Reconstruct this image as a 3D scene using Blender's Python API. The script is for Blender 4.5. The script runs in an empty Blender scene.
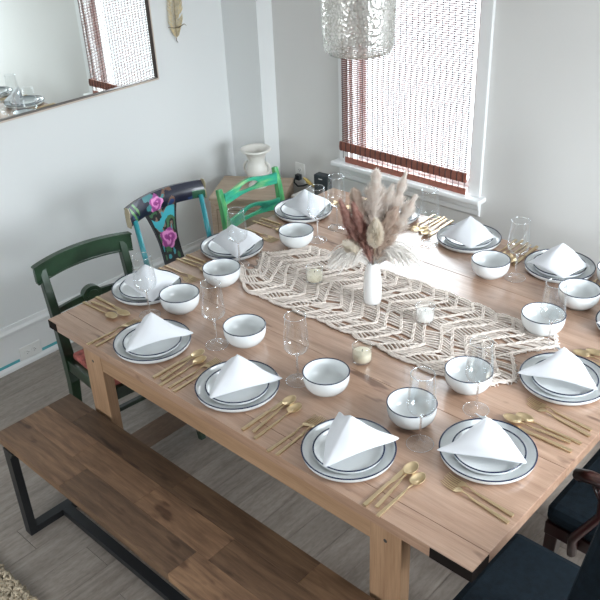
import bpy, math, random
from mathutils import Vector, Matrix, noise
random.seed(7)
PI = math.pi
C = bpy.context.scene.collection
sc = bpy.context.scene

# ---------------------------------------------------------------- camera, world, light, exposure
cam_d = bpy.data.cameras.new('camera')
cam = bpy.data.objects.new('camera', cam_d); C.objects.link(cam)
Rm = Matrix(((0.73405, -0.312021, 0.603169), (0.677974, 0.387718, -0.62452), (-0.038996, 0.867362, 0.496147)))
cam.matrix_world = Matrix.Translation((2.5149, -1.2417, 2.3028)) @ Rm.to_4x4()
cam_d.sensor_width = 36; cam_d.lens = 815.5524 * 36 / 600
cam_d.clip_start = .05
sc.camera = cam

wd = bpy.data.worlds.new('world'); sc.world = wd; wd.use_nodes = True
bg = wd.node_tree.nodes['Background']; wnt = wd.node_tree
# overcast: a bright sky above the horizon, dimmer pale ground below it
wtc = wnt.nodes.new('ShaderNodeTexCoord'); wsx = wnt.nodes.new('ShaderNodeSeparateXYZ')
wmr = wnt.nodes.new('ShaderNodeMapRange'); wmr.inputs['From Min'].default_value = -.04; wmr.inputs['From Max'].default_value = .22
wmr.inputs['To Min'].default_value = GROUND = 2.9; wmr.inputs['To Max'].default_value = SKY = 15.
wnt.links.new(wtc.outputs['Generated'], wsx.inputs[0]); wnt.links.new(wsx.outputs['Z'], wmr.inputs['Value']); wnt.links.new(wmr.outputs[0], bg.inputs[1])
bg.inputs[0].default_value = (.86, .94, 1, 1)
sc.view_settings.view_transform = 'Standard'; sc.view_settings.look = 'None'
sc.view_settings.gamma = 1; sc.view_settings.use_curve_mapping = False
sc.view_settings.exposure = 0.56

def area(name, loc, rot, sx, sy, power, col=(1, 1, 1)):
    l = bpy.data.lights.new(name, 'AREA'); l.shape = 'RECTANGLE'; l.size = sx; l.size_y = sy
    l.energy = power; l.color = col
    o = bpy.data.objects.new(name, l); C.objects.link(o); o.location = loc; o.rotation_euler = rot
    return o
# portals guide the sampling of the daylight through the three window openings
for nm_, lo_, ro_, sx_, sy_ in (('portal_back', (.23, 2.12, 1.51), (-PI/2, 0, 0), .8, 1.5), ('portal_right', (3.5, 1.0, 1.5), (0, PI/2, 0), 1.2, 1.2), ('portal_front', (1.1, -3.3, 1.5), (PI/2, 0, 0), 1.0, 1.2)):
    po = area(nm_, lo_, ro_, sx_, sy_, 1); po.data.cycles.is_portal = True

area('daylight_right', (3.39, 1.0, 1.5), (0, PI/2, 0), 1.15, 1.15, 29, (.90, .96, 1))
area('fill_front', (1.1, -3.19, 1.5), (PI/2, 0, 0), .95, 1.15, 5, (1, .96, .92))  # added fill lamp, set in the unseen front opening

# ---------------------------------------------------------------- materials
def new_mat(name):
    m = bpy.data.materials.new(name); m.use_nodes = True
    nt = m.node_tree; b = nt.nodes['Principled BSDF']
    return m, nt, b
def N(nt, t, **kw):
    n = nt.nodes.new(t)
    for k, v in kw.items():
        if k.startswith('i_'): n.inputs[k[2:].replace('_', ' ')].default_value = v
        elif k.startswith('n_'): n.inputs[int(k[2:])].default_value = v
        else: setattr(n, k, v)
    return n
def L(nt, a, ao, b, bi): nt.links.new(a.outputs[ao], b.inputs[bi])
def ramp(nt, stops):
    r = nt.nodes.new('ShaderNodeValToRGB'); e = r.color_ramp.elements
    while len(e) < len(stops): e.new(.5)
    for x, (p, c) in zip(e, stops): x.position = p; x.color = (*c, 1)
    return r
def simple(name, col, rough=.5, metal=0, spec=.5, noise_amt=0, nscale=20, bump=0, bscale=60, coat=0):
    m, nt, b = new_mat(name)
    b.inputs['Base Color'].default_value = (*col, 1); b.inputs['Roughness'].default_value = rough
    b.inputs['Metallic'].default_value = metal; b.inputs['Specular IOR Level'].default_value = spec
    b.inputs['Coat Weight'].default_value = coat
    tc = N(nt, 'ShaderNodeTexCoord')
    if noise_amt:
        n = N(nt, 'ShaderNodeTexNoise', i_Scale=nscale, i_Detail=4.)
        L(nt, tc, 'Object', n, 'Vector')
        r = ramp(nt, [(.3, tuple(c*(1-noise_amt) for c in col)), (.7, tuple(min(1, c*(1+noise_amt)) for c in col))])
        L(nt, n, 'Fac', r, 'Fac'); L(nt, r, 'Color', b, 'Base Color')
    if bump:
        n2 = N(nt, 'ShaderNodeTexNoise', i_Scale=bscale, i_Detail=3.)
        bp = N(nt, 'ShaderNodeBump', i_Strength=bump, i_Distance=.004)
        L(nt, tc, 'Object', n2, 'Vector'); L(nt, n2, 'Fac', bp, 'Height'); L(nt, bp, 'Normal', b, 'Normal')
    return m
def wood(name, c1, c2, c3, scale=(1.2, 14, 14), rough=.4, tone_amt=1., bump=.15, knots=True, alt=None):
    """grain runs along local x; 'tone' face attribute shifts each board"""
    m, nt, b = new_mat(name)
    tc = N(nt, 'ShaderNodeTexCoord'); at = N(nt, 'ShaderNodeAttribute', attribute_name='tone')
    off = N(nt, 'ShaderNodeVectorMath', operation='MULTIPLY'); off.inputs[1].default_value = (3.7, 7.1, 5.3)
    L(nt, at, 'Fac', off, 0)
    add = N(nt, 'ShaderNodeVectorMath', operation='ADD'); L(nt, tc, 'Object', add, 0); L(nt, off, 0, add, 1)
    mp = N(nt, 'ShaderNodeMapping'); mp.inputs['Scale'].default_value = scale; L(nt, add, 0, mp, 'Vector')
    n = N(nt, 'ShaderNodeTexNoise', i_Scale=2.2, i_Detail=7., i_Roughness=.62, i_Distortion=.5); L(nt, mp, 0, n, 'Vector')
    r = ramp(nt, [(.28, c1), (.5, c2), (.72, c3)]); L(nt, n, 'Fac', r, 'Fac')
    # fine streaks
    mp2 = N(nt, 'ShaderNodeMapping'); mp2.inputs['Scale'].default_value = (scale[0]*2.5, scale[1]*9, scale[2]*9); L(nt, add, 0, mp2, 'Vector')
    n2 = N(nt, 'ShaderNodeTexNoise', i_Scale=3., i_Detail=3.); L(nt, mp2, 0, n2, 'Vector')
    r2 = ramp(nt, [(.35, (.78, .76, .74)), (.6, (1, 1, 1))]); L(nt, n2, 'Fac', r2, 'Fac')
    mx = N(nt, 'ShaderNodeMix', data_type='RGBA', blend_type='MULTIPLY'); mx.inputs[0].default_value = .7
    L(nt, r, 'Color', mx, 6); L(nt, r2, 'Color', mx, 7)
    last = (mx, 2)
    if knots:
        mp3 = N(nt, 'ShaderNodeMapping'); mp3.inputs['Scale'].default_value = (5.5, 16, 16); L(nt, add, 0, mp3, 'Vector')
        n3 = N(nt, 'ShaderNodeTexNoise', i_Scale=1.1, i_Detail=2.); L(nt, mp3, 0, n3, 'Vector')
        r3 = ramp(nt, [(.27, (.42, .34, .3)), (.34, (1, 1, 1))]); L(nt, n3, 'Fac', r3, 'Fac')
        mk = N(nt, 'ShaderNodeMix', data_type='RGBA', blend_type='MULTIPLY'); mk.inputs[0].default_value = 1
        L(nt, mx, 2, mk, 6); L(nt, r3, 'Color', mk, 7); last = (mk, 2)
    # board tone
    fr = N(nt, 'ShaderNodeMath', operation='FRACT'); L(nt, at, 'Fac', fr, 0)
    mr = N(nt, 'ShaderNodeMapRange'); mr.inputs['To Min'].default_value = 1-.38*tone_amt; mr.inputs['To Max'].default_value = 1+.3*tone_amt
    L(nt, fr, 0, mr, 'Value')
    vs = N(nt, 'ShaderNodeVectorMath', operation='SCALE'); L(nt, last[0], last[1], vs, 0); L(nt, mr, 0, vs, 'Scale')
    fin = (vs, 0)
    if alt:    # boards with tone above 100 take a darker brown tint
        gt = N(nt, 'ShaderNodeMath', operation='GREATER_THAN'); gt.inputs[1].default_value = 100; L(nt, at, 'Fac', gt, 0)
        ma = N(nt, 'ShaderNodeMix', data_type='RGBA'); L(nt, gt, 0, ma, 0); L(nt, vs, 0, ma, 6)
        ms = N(nt, 'ShaderNodeMix', data_type='RGBA', blend_type='MULTIPLY'); ms.inputs[0].default_value = 1
        L(nt, vs, 0, ms, 6); ms.inputs[7].default_value = (*alt, 1); L(nt, ms, 2, ma, 7); fin = (ma, 2)
    L(nt, *fin, b, 'Base Color')
    b.inputs['Roughness'].default_value = rough
    if bump:
        bp = N(nt, 'ShaderNodeBump', i_Strength=bump, i_Distance=.002); L(nt, n2, 'Fac', bp, 'Height'); L(nt, bp, 'Normal', b, 'Normal')
    return m
def painted(name, rough=.3, coat=.2):
    m, nt, b = new_mat(name)
    at = N(nt, 'ShaderNodeAttribute', attribute_name='paint'); L(nt, at, 'Color', b, 'Base Color')
    b.inputs['Roughness'].default_value = rough; b.inputs['Coat Weight'].default_value = coat
    return m
def thin_glass(name, tint=(.97, .98, .98), base=.06, edge=.75, rough=.02, blend=.35):
    m, nt, b = new_mat(name); nt.nodes.remove(b); out = nt.nodes['Material Output']
    lw = N(nt, 'ShaderNodeLayerWeight', i_Blend=blend)
    mr = N(nt, 'ShaderNodeMapRange'); mr.inputs['To Min'].default_value = base; mr.inputs['To Max'].default_value = edge
    L(nt, lw, 'Facing', mr, 'Value')
    t = N(nt, 'ShaderNodeBsdfTransparent'); t.inputs[0].default_value = (*tint, 1)
    g = N(nt, 'ShaderNodeBsdfGlossy'); g.inputs['Roughness'].default_value = rough; g.inputs['Color'].default_value = (.95, .97, 1, 1)
    mx = N(nt, 'ShaderNodeMixShader'); L(nt, mr, 0, mx, 0); L(nt, t, 0, mx, 1); L(nt, g, 0, mx, 2); L(nt, mx, 0, out, 'Surface')
    return m

M = {}
M['wall'] = simple('wall_paint', (.67, .665, .65), .75, bump=.06, bscale=180)
M['wall_side'] = simple('side_wall_paint', (.76, .78, .78), .7, bump=.05, bscale=180)
M['white'] = simple('white_trim_paint', (.78, .79, .79), .4)
M['ceil'] = simple('ceiling_paint', (.8, .8, .79), .9)
M['table'] = wood('table_wood', (.30, .17, .108), (.435, .27, .185), (.52, .345, .245), rough=.34, tone_amt=.22)
tb_ = M['table'].node_tree.nodes['Principled BSDF']; tb_.inputs['Coat Weight'].default_value = 1; tb_.inputs['Coat Roughness'].default_value = .24; tb_.inputs['Coat IOR'].default_value = 1.6
M['leg_wood'] = wood('leg_wood', (.29, .165, .09), (.39, .235, .135), (.46, .29, .175), rough=.5, tone_amt=.15, knots=False)
M['bench'] = wood('bench_wood', (.085, .045, .024), (.18, .10, .055), (.28, .165, .092), scale=(2.2, 20, 20), rough=.5, tone_amt=1.35)
M['floorw'] = wood('floor_wood', (.205, .175, .152), (.295, .255, .222), (.375, .33, .29), scale=(14, 1.3, 14), rough=.45, tone_amt=.25, knots=False, alt=(.62, .42, .30))
M['black_metal'] = simple('black_metal', (.018, .02, .023), .45, metal=.3)
M['dark_cap'] = simple('dark_corner', (.012, .009, .008), .8, spec=.1)
M['porcelain'] = simple('porcelain', (.74, .765, .77), .16, coat=.2)
M['navy_rim'] = simple('navy_rim', (.012, .022, .06), .25)
M['napkin'] = simple('napkin_linen', (.70, .715, .75), .85, spec=.2, bump=.12, bscale=700)
M['gold'] = simple('gold_metal', (.64, .50, .31), .33, metal=1, noise_amt=.05)
M['glass'] = thin_glass('wine_glass', base=.03, edge=.6, blend=.2)
M['glass_thick'] = thin_glass('thick_glass_edge', tint=(1, 1, 1), base=.35, edge=.9, rough=.12, blend=.4)
M['jar'] = thin_glass('jar_glass', base=.05, edge=.9, blend=.35)
M['wax'] = simple('candle_wax', (.90, .84, .66), .5)
M['wax_white'] = simple('candle_wax_white', (.92, .90, .86), .5)
M['wick'] = simple('wick', (.05, .04, .03), .8)
M['cord'] = simple('macrame_cotton', (.74, .66, .60), .9, spec=.15, noise_amt=.1, nscale=40)
M['milk'] = simple('milk_glass', (.80, .80, .79), .12, coat=.4)
M['neck'] = thin_glass('frosted_neck', tint=(.97, .97, .97), base=.08, edge=.5, rough=.2)
M['slat'] = None
M['board'] = simple('blind_rail_wood', (.27, .095, .065), .5, noise_amt=.15, nscale=30)
M['thread'] = simple('blind_thread', (.05, .03, .03), .8)
M['urn'] = simple('urn_ceramic', (.80, .78, .73), .35, coat=.2)
M['cabinet'] = wood('cabinet_veneer', (.47, .35, .26), (.56, .43, .32), (.62, .49, .38), rough=.5, tone_amt=.1, knots=False, bump=0)
M['groove'] = simple('cabinet_groove', (.2, .13, .08), .6)
M['green'] = simple('dark_green_paint', (.014, .038, .019), .30, noise_amt=.7, nscale=7, coat=.2)
M['seat_red'] = simple('red_upholstery', (.36, .10, .085), .85, noise_amt=.55, nscale=45)
M['teal'] = simple('teal_paint', (.02, .26, .30), .3, noise_amt=.2, nscale=12, coat=.2)
M['ivory'] = simple('ivory_paint', (.36, .31, .2), .4)
M['navy_fabric'] = simple('navy_fabric', (.004, .009, .014), .9, spec=.2, noise_amt=.3, nscale=60, bump=.4, bscale=400)
M['mahogany'] = simple('mahogany', (.03, .007, .007), .3, noise_amt=.3, nscale=14, coat=.4)
M['plastic_white'] = simple('white_plastic', (.82, .82, .80), .4)
M['plastic_black'] = simple('black_plastic', (.02, .03, .035), .4)
M['hole'] = simple('socket_slot', (.03, .03, .03), .6)
M['tape'] = simple('teal_tape', (.10, .42, .47), .6)
M['yellow'] = simple('yellow_cable', (.62, .45, .13), .5)
M['bronze'] = simple('mirror_bronze', (.13, .10, .09), .35, metal=.6)
M['champagne'] = simple('mirror_champagne', (.62, .54, .46), .4, metal=.4)
M['feather'] = simple('gold_feather', (.74, .62, .38), .5, noise_amt=.25, nscale=60)
M['feather_dark'] = simple('gold_feather_quill', (.20, .15, .09), .4, metal=.4)
M['rug'] = simple('rug_wool', (.52, .44, .33), .95, spec=.1, noise_amt=.35, nscale=60)
M['stem'] = simple('dry_stem', (.55, .45, .30), .8)
M['socket_metal'] = simple('brushed_nickel', (.35, .35, .34), .3, metal=.9)
# mirror
m, nt, b = new_mat('mirror_silver'); b.inputs['Metallic'].default_value = 1; b.inputs['Roughness'].default_value = .015
b.inputs['Base Color'].default_value = (.80, .84, .82, 1); M['mirror'] = m
# bamboo slats let some light through
m, nt, b = new_mat('bamboo_slat'); out = nt.nodes['Material Output']
b.inputs['Base Color'].default_value = (.20, .055, .038, 1); b.inputs['Roughness'].default_value = .6
tr = N(nt, 'ShaderNodeBsdfTranslucent'); tr.inputs[0].default_value = (.34, .12, .09, 1)
mx = N(nt, 'ShaderNodeMixShader'); mx.inputs[0].default_value = .3
L(nt, b, 0, mx, 1); L(nt, tr, 0, mx, 2); L(nt, mx, 0, out, 'Surface'); M['slat'] = m
# fluffy grasses
def fluff(name, c, c2):
    m, nt, b = new_mat(name); out = nt.nodes['Material Output']
    tc = N(nt, 'ShaderNodeTexCoord'); n = N(nt, 'ShaderNodeTexNoise', i_Scale=55.); L(nt, tc, 'Object', n, 'Vector')
    r = ramp(nt, [(.35, c), (.65, c2)]); L(nt, n, 'Fac', r, 'Fac'); L(nt, r, 'Color', b, 'Base Color')
    b.inputs['Roughness'].default_value = .9; b.inputs['Specular IOR Level'].default_value = .1
    t = N(nt, 'ShaderNodeBsdfTranslucent'); L(nt, r, 'Color', t, 0)
    mx = N(nt, 'ShaderNodeMixShader'); mx.inputs[0].default_value = .45
    L(nt, b, 0, mx, 1); L(nt, t, 0, mx, 2); L(nt, mx, 0, out, 'Surface'); return m
M['pampas_mauve'] = fluff('pampas_mauve', (.50, .29, .25), (.70, .47, .41))
M['pampas_beige'] = fluff('pampas_beige', (.84, .76, .70), (.94, .90, .86))
M['pampas_tan'] = fluff('pampas_tan', (.68, .56, .48), (.85, .75, .67))
M['pampas_cream'] = fluff('pampas_cream', (.95, .89, .80), (.98, .94, .87))
M['grass_white'] = fluff('grass_white', (.86, .83, .80), (.95, .93, .90))
# hammered glass
m, nt, b = new_mat('hammered_glass'); nt.nodes.remove(b); out = nt.nodes['Material Output']
tc = N(nt, 'ShaderNodeTexCoord'); vo = N(nt, 'ShaderNodeTexVoronoi', i_Scale=105.); vo.feature = 'SMOOTH_F1'
L(nt, tc, 'Object', vo, 'Vector'); bp = N(nt, 'ShaderNodeBump', i_Strength=.7, i_Distance=.004); L(nt, vo, 'Distance', bp, 'Height')
g = N(nt, 'ShaderNodeBsdfGlossy'); g.inputs['Roughness'].default_value = .12; g.inputs['Color'].default_value = (.9, .9, .88, 1); L(nt, bp, 0, g, 'Normal')
t = N(nt, 'ShaderNodeBsdfTransparent'); t.inputs[0].default_value = (.80, .79, .76, 1)
rf = N(nt, 'ShaderNodeBsdfTranslucent'); rf.inputs[0].default_value = (.72, .71, .68, 1); L(nt, bp, 0, rf, 'Normal')
vr = ramp(nt, [(.15, (.75, .75, .75)), (.75, (.2, .2, .2))]); L(nt, vo, 'Distance', vr, 'Fac')
m1 = N(nt, 'ShaderNodeMixShader'); L(nt, vr, 'Color', m1, 0); L(nt, t, 0, m1, 1); L(nt, rf, 0, m1, 2)
lw = N(nt, 'ShaderNodeLayerWeight', i_Blend=.4); L(nt, bp, 0, lw, 'Normal')
mr = N(nt, 'ShaderNodeMapRange'); mr.inputs['To Min'].default_value = .15; mr.inputs['To Max'].default_value = .75; L(nt, lw, 'Facing', mr, 'Value')
m2 = N(nt, 'ShaderNodeMixShader'); L(nt, mr, 0, m2, 0); L(nt, m1, 0, m2, 1); L(nt, g, 0, m2, 2); L(nt, m2, 0, out, 'Surface'); M['hammered'] = m
# streaky green / teal paint of the ladder-back chair (streaks run across local y)
m, nt, b = new_mat('streaky_green_paint')
tc = N(nt, 'ShaderNodeTexCoord'); mp = N(nt, 'ShaderNodeMapping'); mp.inputs['Scale'].default_value = (10, 4, 16); L(nt, tc, 'Object', mp, 'Vector')
n = N(nt, 'ShaderNodeTexNoise', i_Scale=2., i_Detail=5.); L(nt, mp, 0, n, 'Vector')
r = ramp(nt, [(.3, (.01, .20, .13)), (.45, (.03, .36, .24)), (.55, (.05, .42, .20)), (.7, (.30, .55, .26))]); L(nt, n, 'Fac', r, 'Fac')
L(nt, r, 'Color', b, 'Base Color'); b.inputs['Roughness'].default_value = .35; M['streak'] = m
m, nt, b = new_mat('green_post_paint')
tc = N(nt, 'ShaderNodeTexCoord'); mp = N(nt, 'ShaderNodeMapping'); mp.inputs['Scale'].default_value = (20, 20, 4); L(nt, tc, 'Object', mp, 'Vector')
n = N(nt, 'ShaderNodeTexNoise', i_Scale=2., i_Detail=5.); L(nt, mp, 0, n, 'Vector')
r = ramp(nt, [(.3, (.02, .20, .07)), (.5, (.06, .33, .11)), (.7, (.22, .46, .18))]); L(nt, n, 'Fac', r, 'Fac')
L(nt, r, 'Color', b, 'Base Color'); b.inputs['Roughness'].default_value = .35; M['post'] = m
M['paint'] = painted('hand_painted')

# ---------------------------------------------------------------- mesh helpers
class MB:
    def __init__(s): s.v = []; s.f = []; s.t = []; s.sm = []; s.c = []
    def add(s, vs, fs, tone=0., smooth=False, cols=None):
        k = len(s.v); s.v += [tuple(p) for p in vs]
        for i, f in enumerate(fs):
            s.f.append(tuple(a+k for a in f)); s.t.append(tone); s.sm.append(smooth); s.c.append(cols[i] if cols else (0, 0, 0))
        return s
    def box(s, c, d, tone=0., mat=None):
        x, y, z = d[0]/2, d[1]/2, d[2]/2
        vs = [Vector((c[0]+a*x, c[1]+b*y, c[2]+e*z)) for a in (-1, 1) for b in (-1, 1) for e in (-1, 1)]
        if mat is not None: vs = [mat @ v for v in vs]
        return s.add(vs, [(0, 1, 3, 2), (4, 6, 7, 5), (0, 4, 5, 1), (2, 3, 7, 6), (0, 2, 6, 4), (1, 5, 7, 3)], tone)
    def span(s, a, b, tone=0.): return s.box([(a[i]+b[i])/2 for i in range(3)], [abs(b[i]-a[i]) for i in range(3)], tone)
    def loft(s, rings, closed=False, cap=True, smooth=True, tone=0., wrap=True):
        k = len(rings[0]); vs = [p for r in rings for p in r]; fs = []
        n = len(rings)
        for i in range(n if closed else n-1):
            j = (i+1) % n
            for a in range(k if wrap else k-1):
                b = (a+1) % k
                fs.append((i*k+a, i*k+b, j*k+b, j*k+a))
        if cap and not closed and wrap: fs += [tuple(reversed(range(k))), tuple((n-1)*k+a for a in range(k))]
        return s.add(vs, fs, tone, smooth)
    def lathe(s, prof, n=32, c=(0, 0, 0), cap=False):
        rings = [[(c[0]+r*math.cos(2*PI*a/n), c[1]+r*math.sin(2*PI*a/n), c[2]+z) for a in range(n)] for r, z in prof]
        return s.loft(rings, cap=cap)
    def tube(s, pts, r, n=8, cap=True, flat=1., up=None, smooth=True, sq=False):
        pts = [Vector(p) for p in pts]; rings = []
        rr = r if isinstance(r, (list, tuple)) else [r]*len(pts)
        side = None
        for i, p in enumerate(pts):
            d = (pts[min(i+1, len(pts)-1)]-pts[max(i-1, 0)])
            d = d.normalized() if d.length > 1e-9 else Vector((0, 0, 1))
            if side is None:
                u = Vector(up) if up else (Vector((0, 0, 1)) if abs(d.z) < .9 else Vector((1, 0, 0)))
                side = d.cross(u).normalized()
            else:
                side = side - d*side.dot(d)
                side = side.normalized() if side.length > 1e-6 else d.orthogonal().normalized()
            w = side.cross(d)
            off = PI/4 if n == 4 else 0
            k = 1.4142 if (n == 4) else 1
            rings.append([p+side*(rr[i]*k*math.cos(2*PI*a/n+off))+w*(rr[i]*k*flat*math.sin(2*PI*a/n+off)) for a in range(n)])
        return s.loft(rings, cap=cap, smooth=smooth and n > 4)
    def prism(s, poly, vec, tone=0., smooth=False):
        vec = Vector(vec); a = [Vector(p) for p in poly]; b = [p+vec for p in a]
        return s.loft([a, b], smooth=smooth, tone=tone)
    def build(s, name, mat, parent=None, bevel=0, solid=0, sub=0, loc=None):
        me = bpy.data.meshes.new(name); me.from_pydata(s.v, [], s.f); me.update()
        at = me.attributes.new('tone', 'FLOAT', 'FACE'); at.data.foreach_set('value', s.t)
        if any(c != (0, 0, 0) for c in s.c):
            ac = me.attributes.new('paint', 'FLOAT_COLOR', 'FACE')
            ac.data.foreach_set('color', [x for c in s.c for x in (*c, 1)])
        me.polygons.foreach_set('use_smooth', s.sm)
        me.materials.append(mat)
        o = bpy.data.objects.new(name, me); C.objects.link(o)
        if parent: o.parent = parent
        if loc: o.location = loc
        if solid: md = o.modifiers.new('solid', 'SOLIDIFY'); md.thickness = solid; md.offset = 0
        if bevel: md = o.modifiers.new('bevel', 'BEVEL'); md.width = bevel; md.segments = 2; md.limit_method = 'ANGLE'
        if sub: md = o.modifiers.new('sub', 'SUBSURF'); md.levels = sub; md.render_levels = sub
        return o
def fix(o):      # consistent outward normals
    import bmesh
    bm = bmesh.new(); bm.from_mesh(o.data); bmesh.ops.recalc_face_normals(bm, faces=bm.faces); bm.to_mesh(o.data); bm.free(); return o
def tag(o, label, cat=None, group=None, kind=None):
    if label: o['label'] = label
    if cat: o['category'] = cat
    if group: o['group'] = group
    if kind: o['kind'] = kind
    return o
def thing(name, label, cat, loc=(0, 0, 0), rz=0, group=None):
    o = bpy.data.objects.new(name, None); C.objects.link(o); o.empty_display_size = .05
    o.location = loc; o.rotation_euler = (0, 0, rz); return tag(o, label, cat, group)
def struct(name, mb, mat, parent=None, bevel=0):
    o = mb.build(name, mat, parent, bevel=bevel)
    if not parent: o['kind'] = 'structure'
    return o
def dup(root, loc, rz, label, scale=None, mesh=None):
    r = root.copy(); C.objects.link(r); r.location = loc; r.rotation_euler = (0, 0, rz); r['label'] = label
    if scale: r.scale = scale
    for ch in list(root.children):
        c = ch.copy(); C.objects.link(c); c.parent = r
        for g in list(ch.children):
            d = g.copy(); C.objects.link(d); d.parent = c
    return r

# ---------------------------------------------------------------- room
XL, XR, YB, YF, ZC = -.947, 3.4, 1.948, -3.2, 2.62
T = .14
fl = MB(); rnd = random.Random(3)
w = .138; x = -.055 - w*7
while x < XR:
    a, b = max(x, XL), min(x+w, XR)
    if b > a+.001:
        y = YF - rnd.random()*1.2
        if abs(x+.055) < .01: y = .14-1.22*3
        while y < YB:
            y2 = y+1.22; s, e = max(y, YF), min(y2, YB)
            tone = rnd.random()*.8+.1
            if a < .02 < b and s < .42 < e: tone = 200.1
            if e > s+.01: fl.span((a+.0006, s+.0008, -.03), (b-.0006, e-.0008, 0), tone)
            y = y2
    x += w
struct('floor', fl, M['floorw'])
mb = MB(); mb.span((XL-T, YF-T, -.06), (XR+T, YB+T, -.031)); s_ = struct('floor_underlay', mb, M['groove'])
mb = MB(); mb.span((XL-T, YF-T, ZC), (XR+T, YB+T, ZC+.1)); struct('ceiling', mb, M['ceil'])
mb = MB(); mb.span((XL-T, YF-T, -.03), (XL, YB+T, ZC)); struct('wall_left', mb, M['wall_side'])
def holed(mb, axis, c0, c1, a0, a1, h0, h1, z0, z1):
    """wall slab between c0..c1 on the given normal axis, running a0..a1, opening h0..h1 x z0..z1"""
    def sp(p, q, lo, hi):
        if axis == 'y': mb.span((p, c0, lo), (q, c1, hi))
        else: mb.span((c0, p, lo), (c1, q, hi))
    sp(a0, h0, -.03, ZC); sp(h1, a1, -.03, ZC); sp(h0, h1, -.03, z0); sp(h0, h1, z1, ZC); return mb
W0, W1, WZ0, WZ1 = -.145, .60, .775, 2.25
struct('wall_back', holed(MB(), 'y', YB, YB+T, XL, XR, W0, W1, WZ0, WZ1), M['wall'])
struct('wall_right', holed(MB(), 'x', XR, XR+T, YF, YB+T, .4, 1.6, .9, 2.1), M['wall'])
struct('wall_front', holed(MB(), 'y', YF-T, YF, XL, XR+T, .6, 1.6, .9, 2.1), M['wall'])  # opening here belongs to the window added for fill
mb = MB(); mb.span((XL, 1.834, 0), (-.677, YB, ZC)); struct('wall_corner', mb, M['wall_side'])

# window 1 with casing, sill, apron, sashes
win = bpy.data.objects.new('window_1', None); C.objects.link(win); win['kind'] = 'structure'
mb = MB()
mb.span((W0-.06, YB-.02, WZ0), (W0, YB, WZ1+.06)); mb.span((W1, YB-.02, WZ0), (W1+.06, YB, WZ1+.06))
mb.span((W0, YB-.02, WZ1), (W1, YB, WZ1+.06))
mb.build('window_casing', M['white'], win, bevel=.003)
mb = MB(); mb.span((W0-.088, YB-.065, .752), (W1+.085, YB+.09, .776)); mb.build('window_sill', M['white'], win, bevel=.006)
mb = MB()
mb.prism([(W0-.06, YB, .752), (W0-.06, YB-.03, .752), (W0-.06, YB-.03, .737), (W0-.06, YB-.021, .731), (W0-.06, YB-.021, .712), (W0-.06, YB-.015, .706), (W0-.06, YB-.015, .682), (W0-.06, YB, .668)], (W1-W0+.12, 0, 0))
mb.build('window_apron', M['white'], win)
mb = MB()   # jambs
mb.span((W0, YB, WZ0), (W0+.015, YB+T, WZ1)); mb.span((W1-.015, YB, WZ0), (W1, YB+T, WZ1)); mb.span((W0, YB, WZ1-.015), (W1, YB+T, WZ1))
mb.build('window_jamb', M['white'], win)
def sash(x0, x1, z0, z1, y):
    mb = MB(); s = .038
    mb.span((x0, y, z0), (x0+s, y+.03, z1)); mb.span((x1-s, y, z0), (x1, y+.03, z1))
    mb.span((x0+s, y, z0), (x1-s, y+.03, z0+s)); mb.span((x0+s, y, z1-s), (x1-s, y+.03, z1))
    o = mb.build('window_sash', M['white'], win)
    g = MB(); g.span((x0+s, y+.013, z0+s), (x1-s, y+.017, z1-s)); g.build('window_pane', M['glass_pane'], o)
M['glass_pane'] = thin_glass('window_glass', base=.04, edge=.4)
sash(W0+.015, W1-.015, .776, WZ1-.015, YB+.065)
# windows out of view: right one lights the room, front one added for fill
for nme, axis, c, a0, a1 in (('window_2', 'x', XR, .4, 1.6), ('fill_window', 'y', YF, .6, 1.6)):
    mb = MB(); s = .06; z0, z1 = .9, 2.1
    dd = (XR, XR+.05) if axis == 'x' else (YF-.05, YF)
    for p, q, lo, hi in ((a0, a0+s, z0, z1), (a1-s, a1, z0, z1), (a0+s, a1-s, z0, z0+s), (a0+s, a1-s, z1-s, z1), ((a0+a1)/2-.02, (a0+a1)/2+.02, z0+s, z1-s)):
        if axis == 'x': mb.span((dd[0], p, lo), (dd[1], q, hi))
        else: mb.span((p, dd[0], lo), (q, dd[1], hi))
    struct(nme, mb, M['white'])

# baseboards: flat board, cap moulding, shoe moulding
def board_prof(d): return [(0, 0), (.026*d, 0), (.026*d, .016), (.014*d, .028), (.014*d, .195), (.02*d, .20), (.02*d, .212), (.011*d, .225), (.007*d, .243), (0, .243)]
mb = MB(); mb.prism([(XL+a, YF, z) for a, z in board_prof(1)], (0, 1.834-YF, 0)); struct('baseboard_left', fixme := mb, M['white'])
mb = MB(); mb.prism([(-.677, YB-a, z) for a, z in board_prof(1)], (XR+.677, 0, 0)); struct('baseboard_back', mb, M['white'])
mb = MB(); mb.prism([(XL+.027, 1.834-a, z) for a, z in board_prof(1)], (.27, 0, 0)); struct('baseboard_corner', mb, M['white'])
for i, (a, b) in enumerate(((-.6, .262), (.392, 1.1))):
    mb = MB(); mb.span((XL+.0141, a, .030), (XL+.0152, b, .046))
    tag(mb.build('painters_tape', M['tape']), ['teal tape strip low on the left baseboard, left of the outlet', 'teal tape strip low on the left baseboard, right of the outlet'][i], 'tape', 'teal tape strips on the baseboard')

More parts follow.
